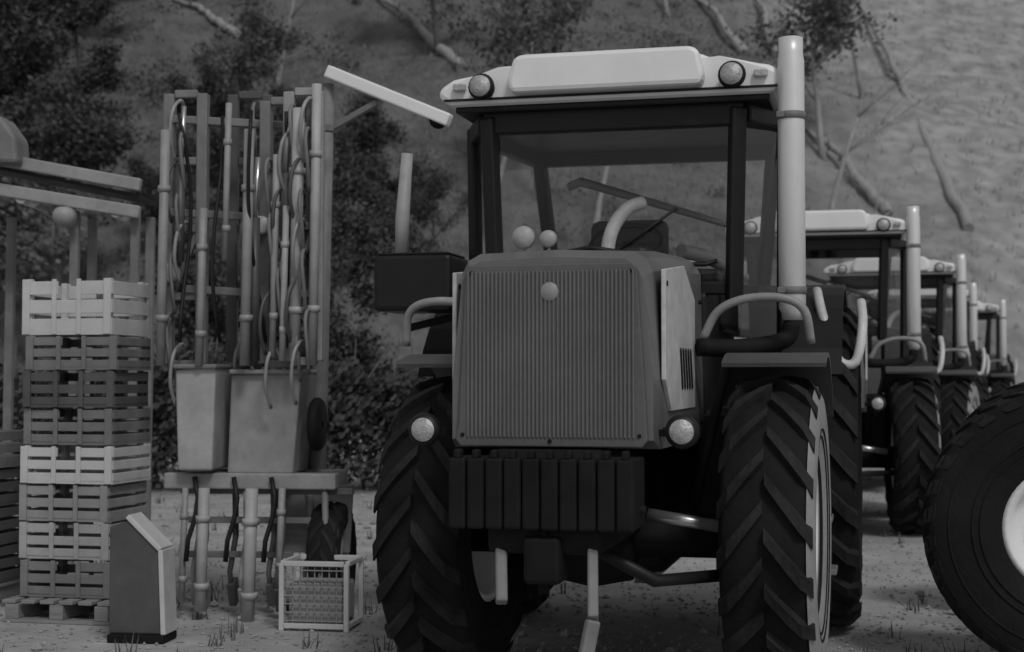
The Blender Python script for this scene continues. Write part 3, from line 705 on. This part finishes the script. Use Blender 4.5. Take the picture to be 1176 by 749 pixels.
# ------------------------------------------------------------ gravel and weeds on the yard
b = MB(); rnd = random.Random(5)
for _ in range(22000):
    y = 5.2 + 22*rnd.random()**1.8; x = rnd.uniform(-.42, .42)*y; s = rnd.uniform(.004, .018)*(1+(rnd.random() < .03)*1.6)
    c0 = Vector((x, y, s*.3)); vs = [b.bm.verts.new(c0+Vector((dx*s*rnd.uniform(.6, 1.2), dy*s*rnd.uniform(.6, 1.2), dz*s*rnd.uniform(.5, .9)))) for dx, dy, dz in ((1, 0, 0), (-1, 0, 0), (0, 1, 0), (0, -1, 0), (0, 0, 1), (0, 0, -1))]
    for q in ((0, 2, 4), (2, 1, 4), (1, 3, 4), (3, 0, 4), (2, 0, 5), (1, 2, 5), (3, 1, 5), (0, 3, 5)): b.bm.faces.new([vs[i] for i in q])
tag(b.build('gravel', mat('gravel_stone', .3, .9, var=.5, scale=9)), 'loose gravel scattered on the yard', 'gravel', kind='stuff')
b = MB()
for _ in range(240):
    y = rnd.uniform(6.3, 24); x = rnd.uniform(-.4, .42)*y
    for k in range(9):
        a = rnd.uniform(0, 6.28); h = rnd.uniform(.04, .13); r = rnd.uniform(.01, .05); p = Vector((x+rnd.gauss(0, .03), y+rnd.gauss(0, .03), 0)); t_ = Vector((math.cos(a)*r, math.sin(a)*r, h)); w_ = Vector((-math.sin(a), math.cos(a), 0))*.006
        b.quad(p-w_, p+w_, p+t_*.6+w_*.7, p+t_)
tag(b.build('weeds', M['leaf2']), 'thin weeds growing out of the yard', 'weeds', kind='stuff')

b = MB(); rnd = random.Random(9)
for _ in range(16000):
    y = rnd.uniform(45, 90); x = rnd.uniform(-.42, .42)*y; z0 = hill_z(x, y)
    if z0 < 0.1 or (x/y > .2 and rnd.random() < .7): continue
    for k in range(4):
        a = rnd.uniform(0, 6.28); h = rnd.uniform(.12, .4); r = rnd.uniform(.03, .2); p = Vector((x+rnd.gauss(0, .12), y+rnd.gauss(0, .12), z0-.03)); t_ = Vector((math.cos(a)*r, math.sin(a)*r, h)); w_ = Vector((-math.sin(a), math.cos(a), 0))*.02
        b.quad(p-w_, p+w_, p+t_*.6+w_*.7, p+t_)
tag(b.build('bank_grass', mat('rank_grass', .2, .9, var=.4, scale=.6)), 'rough grass growing all over the bank', 'grass', kind='stuff')

# hedge behind the machinery on the left
def hedge(x0, x1, y, H, n, seed):
    rnd = random.Random(seed); hd = empty('hedge', ((x0+x1)/2, y, 0), 0, label='low uneven dark hedge along the yard behind the seed drill and the crates', cat='hedge')
    b = MB(); c = MB()
    for i in range(int((x1-x0)/.35)):
        x = x0+.35*i-(x0+x1)/2; b.tube([(x, 0, -.1), (x+rnd.uniform(-.2, .2), rnd.uniform(-.2, .2), H*.5), (x+rnd.uniform(-.4, .4), rnd.uniform(-.3, .3), H*.9)], [.03, .02, .008], 5)
    for _ in range(n):
        x = rnd.uniform(x0, x1); top = H*(.72+.5*noise.noise(Vector((x*.8, seed, 0)))+.22*noise.noise(Vector((x*3, 0, 1)))); z = top*rnd.random()**.6; w_ = .5*(1-.4*z/H)
        p = Vector((x-(x0+x1)/2, rnd.gauss(0, w_), z)); a = Vector([rnd.gauss(0, 1) for _ in range(3)]).normalized(); e = a.orthogonal().normalized()*rnd.uniform(.03, .07); f = a.cross(e)*.6
        c.quad(p-e, p-f, p+e, p+f)
    b.build('stem', M['bark'], hd); c.build('foliage', M['leaf'], hd)
hedge(-9.0, -.6, 20.5, 2.3, 42000, 4)
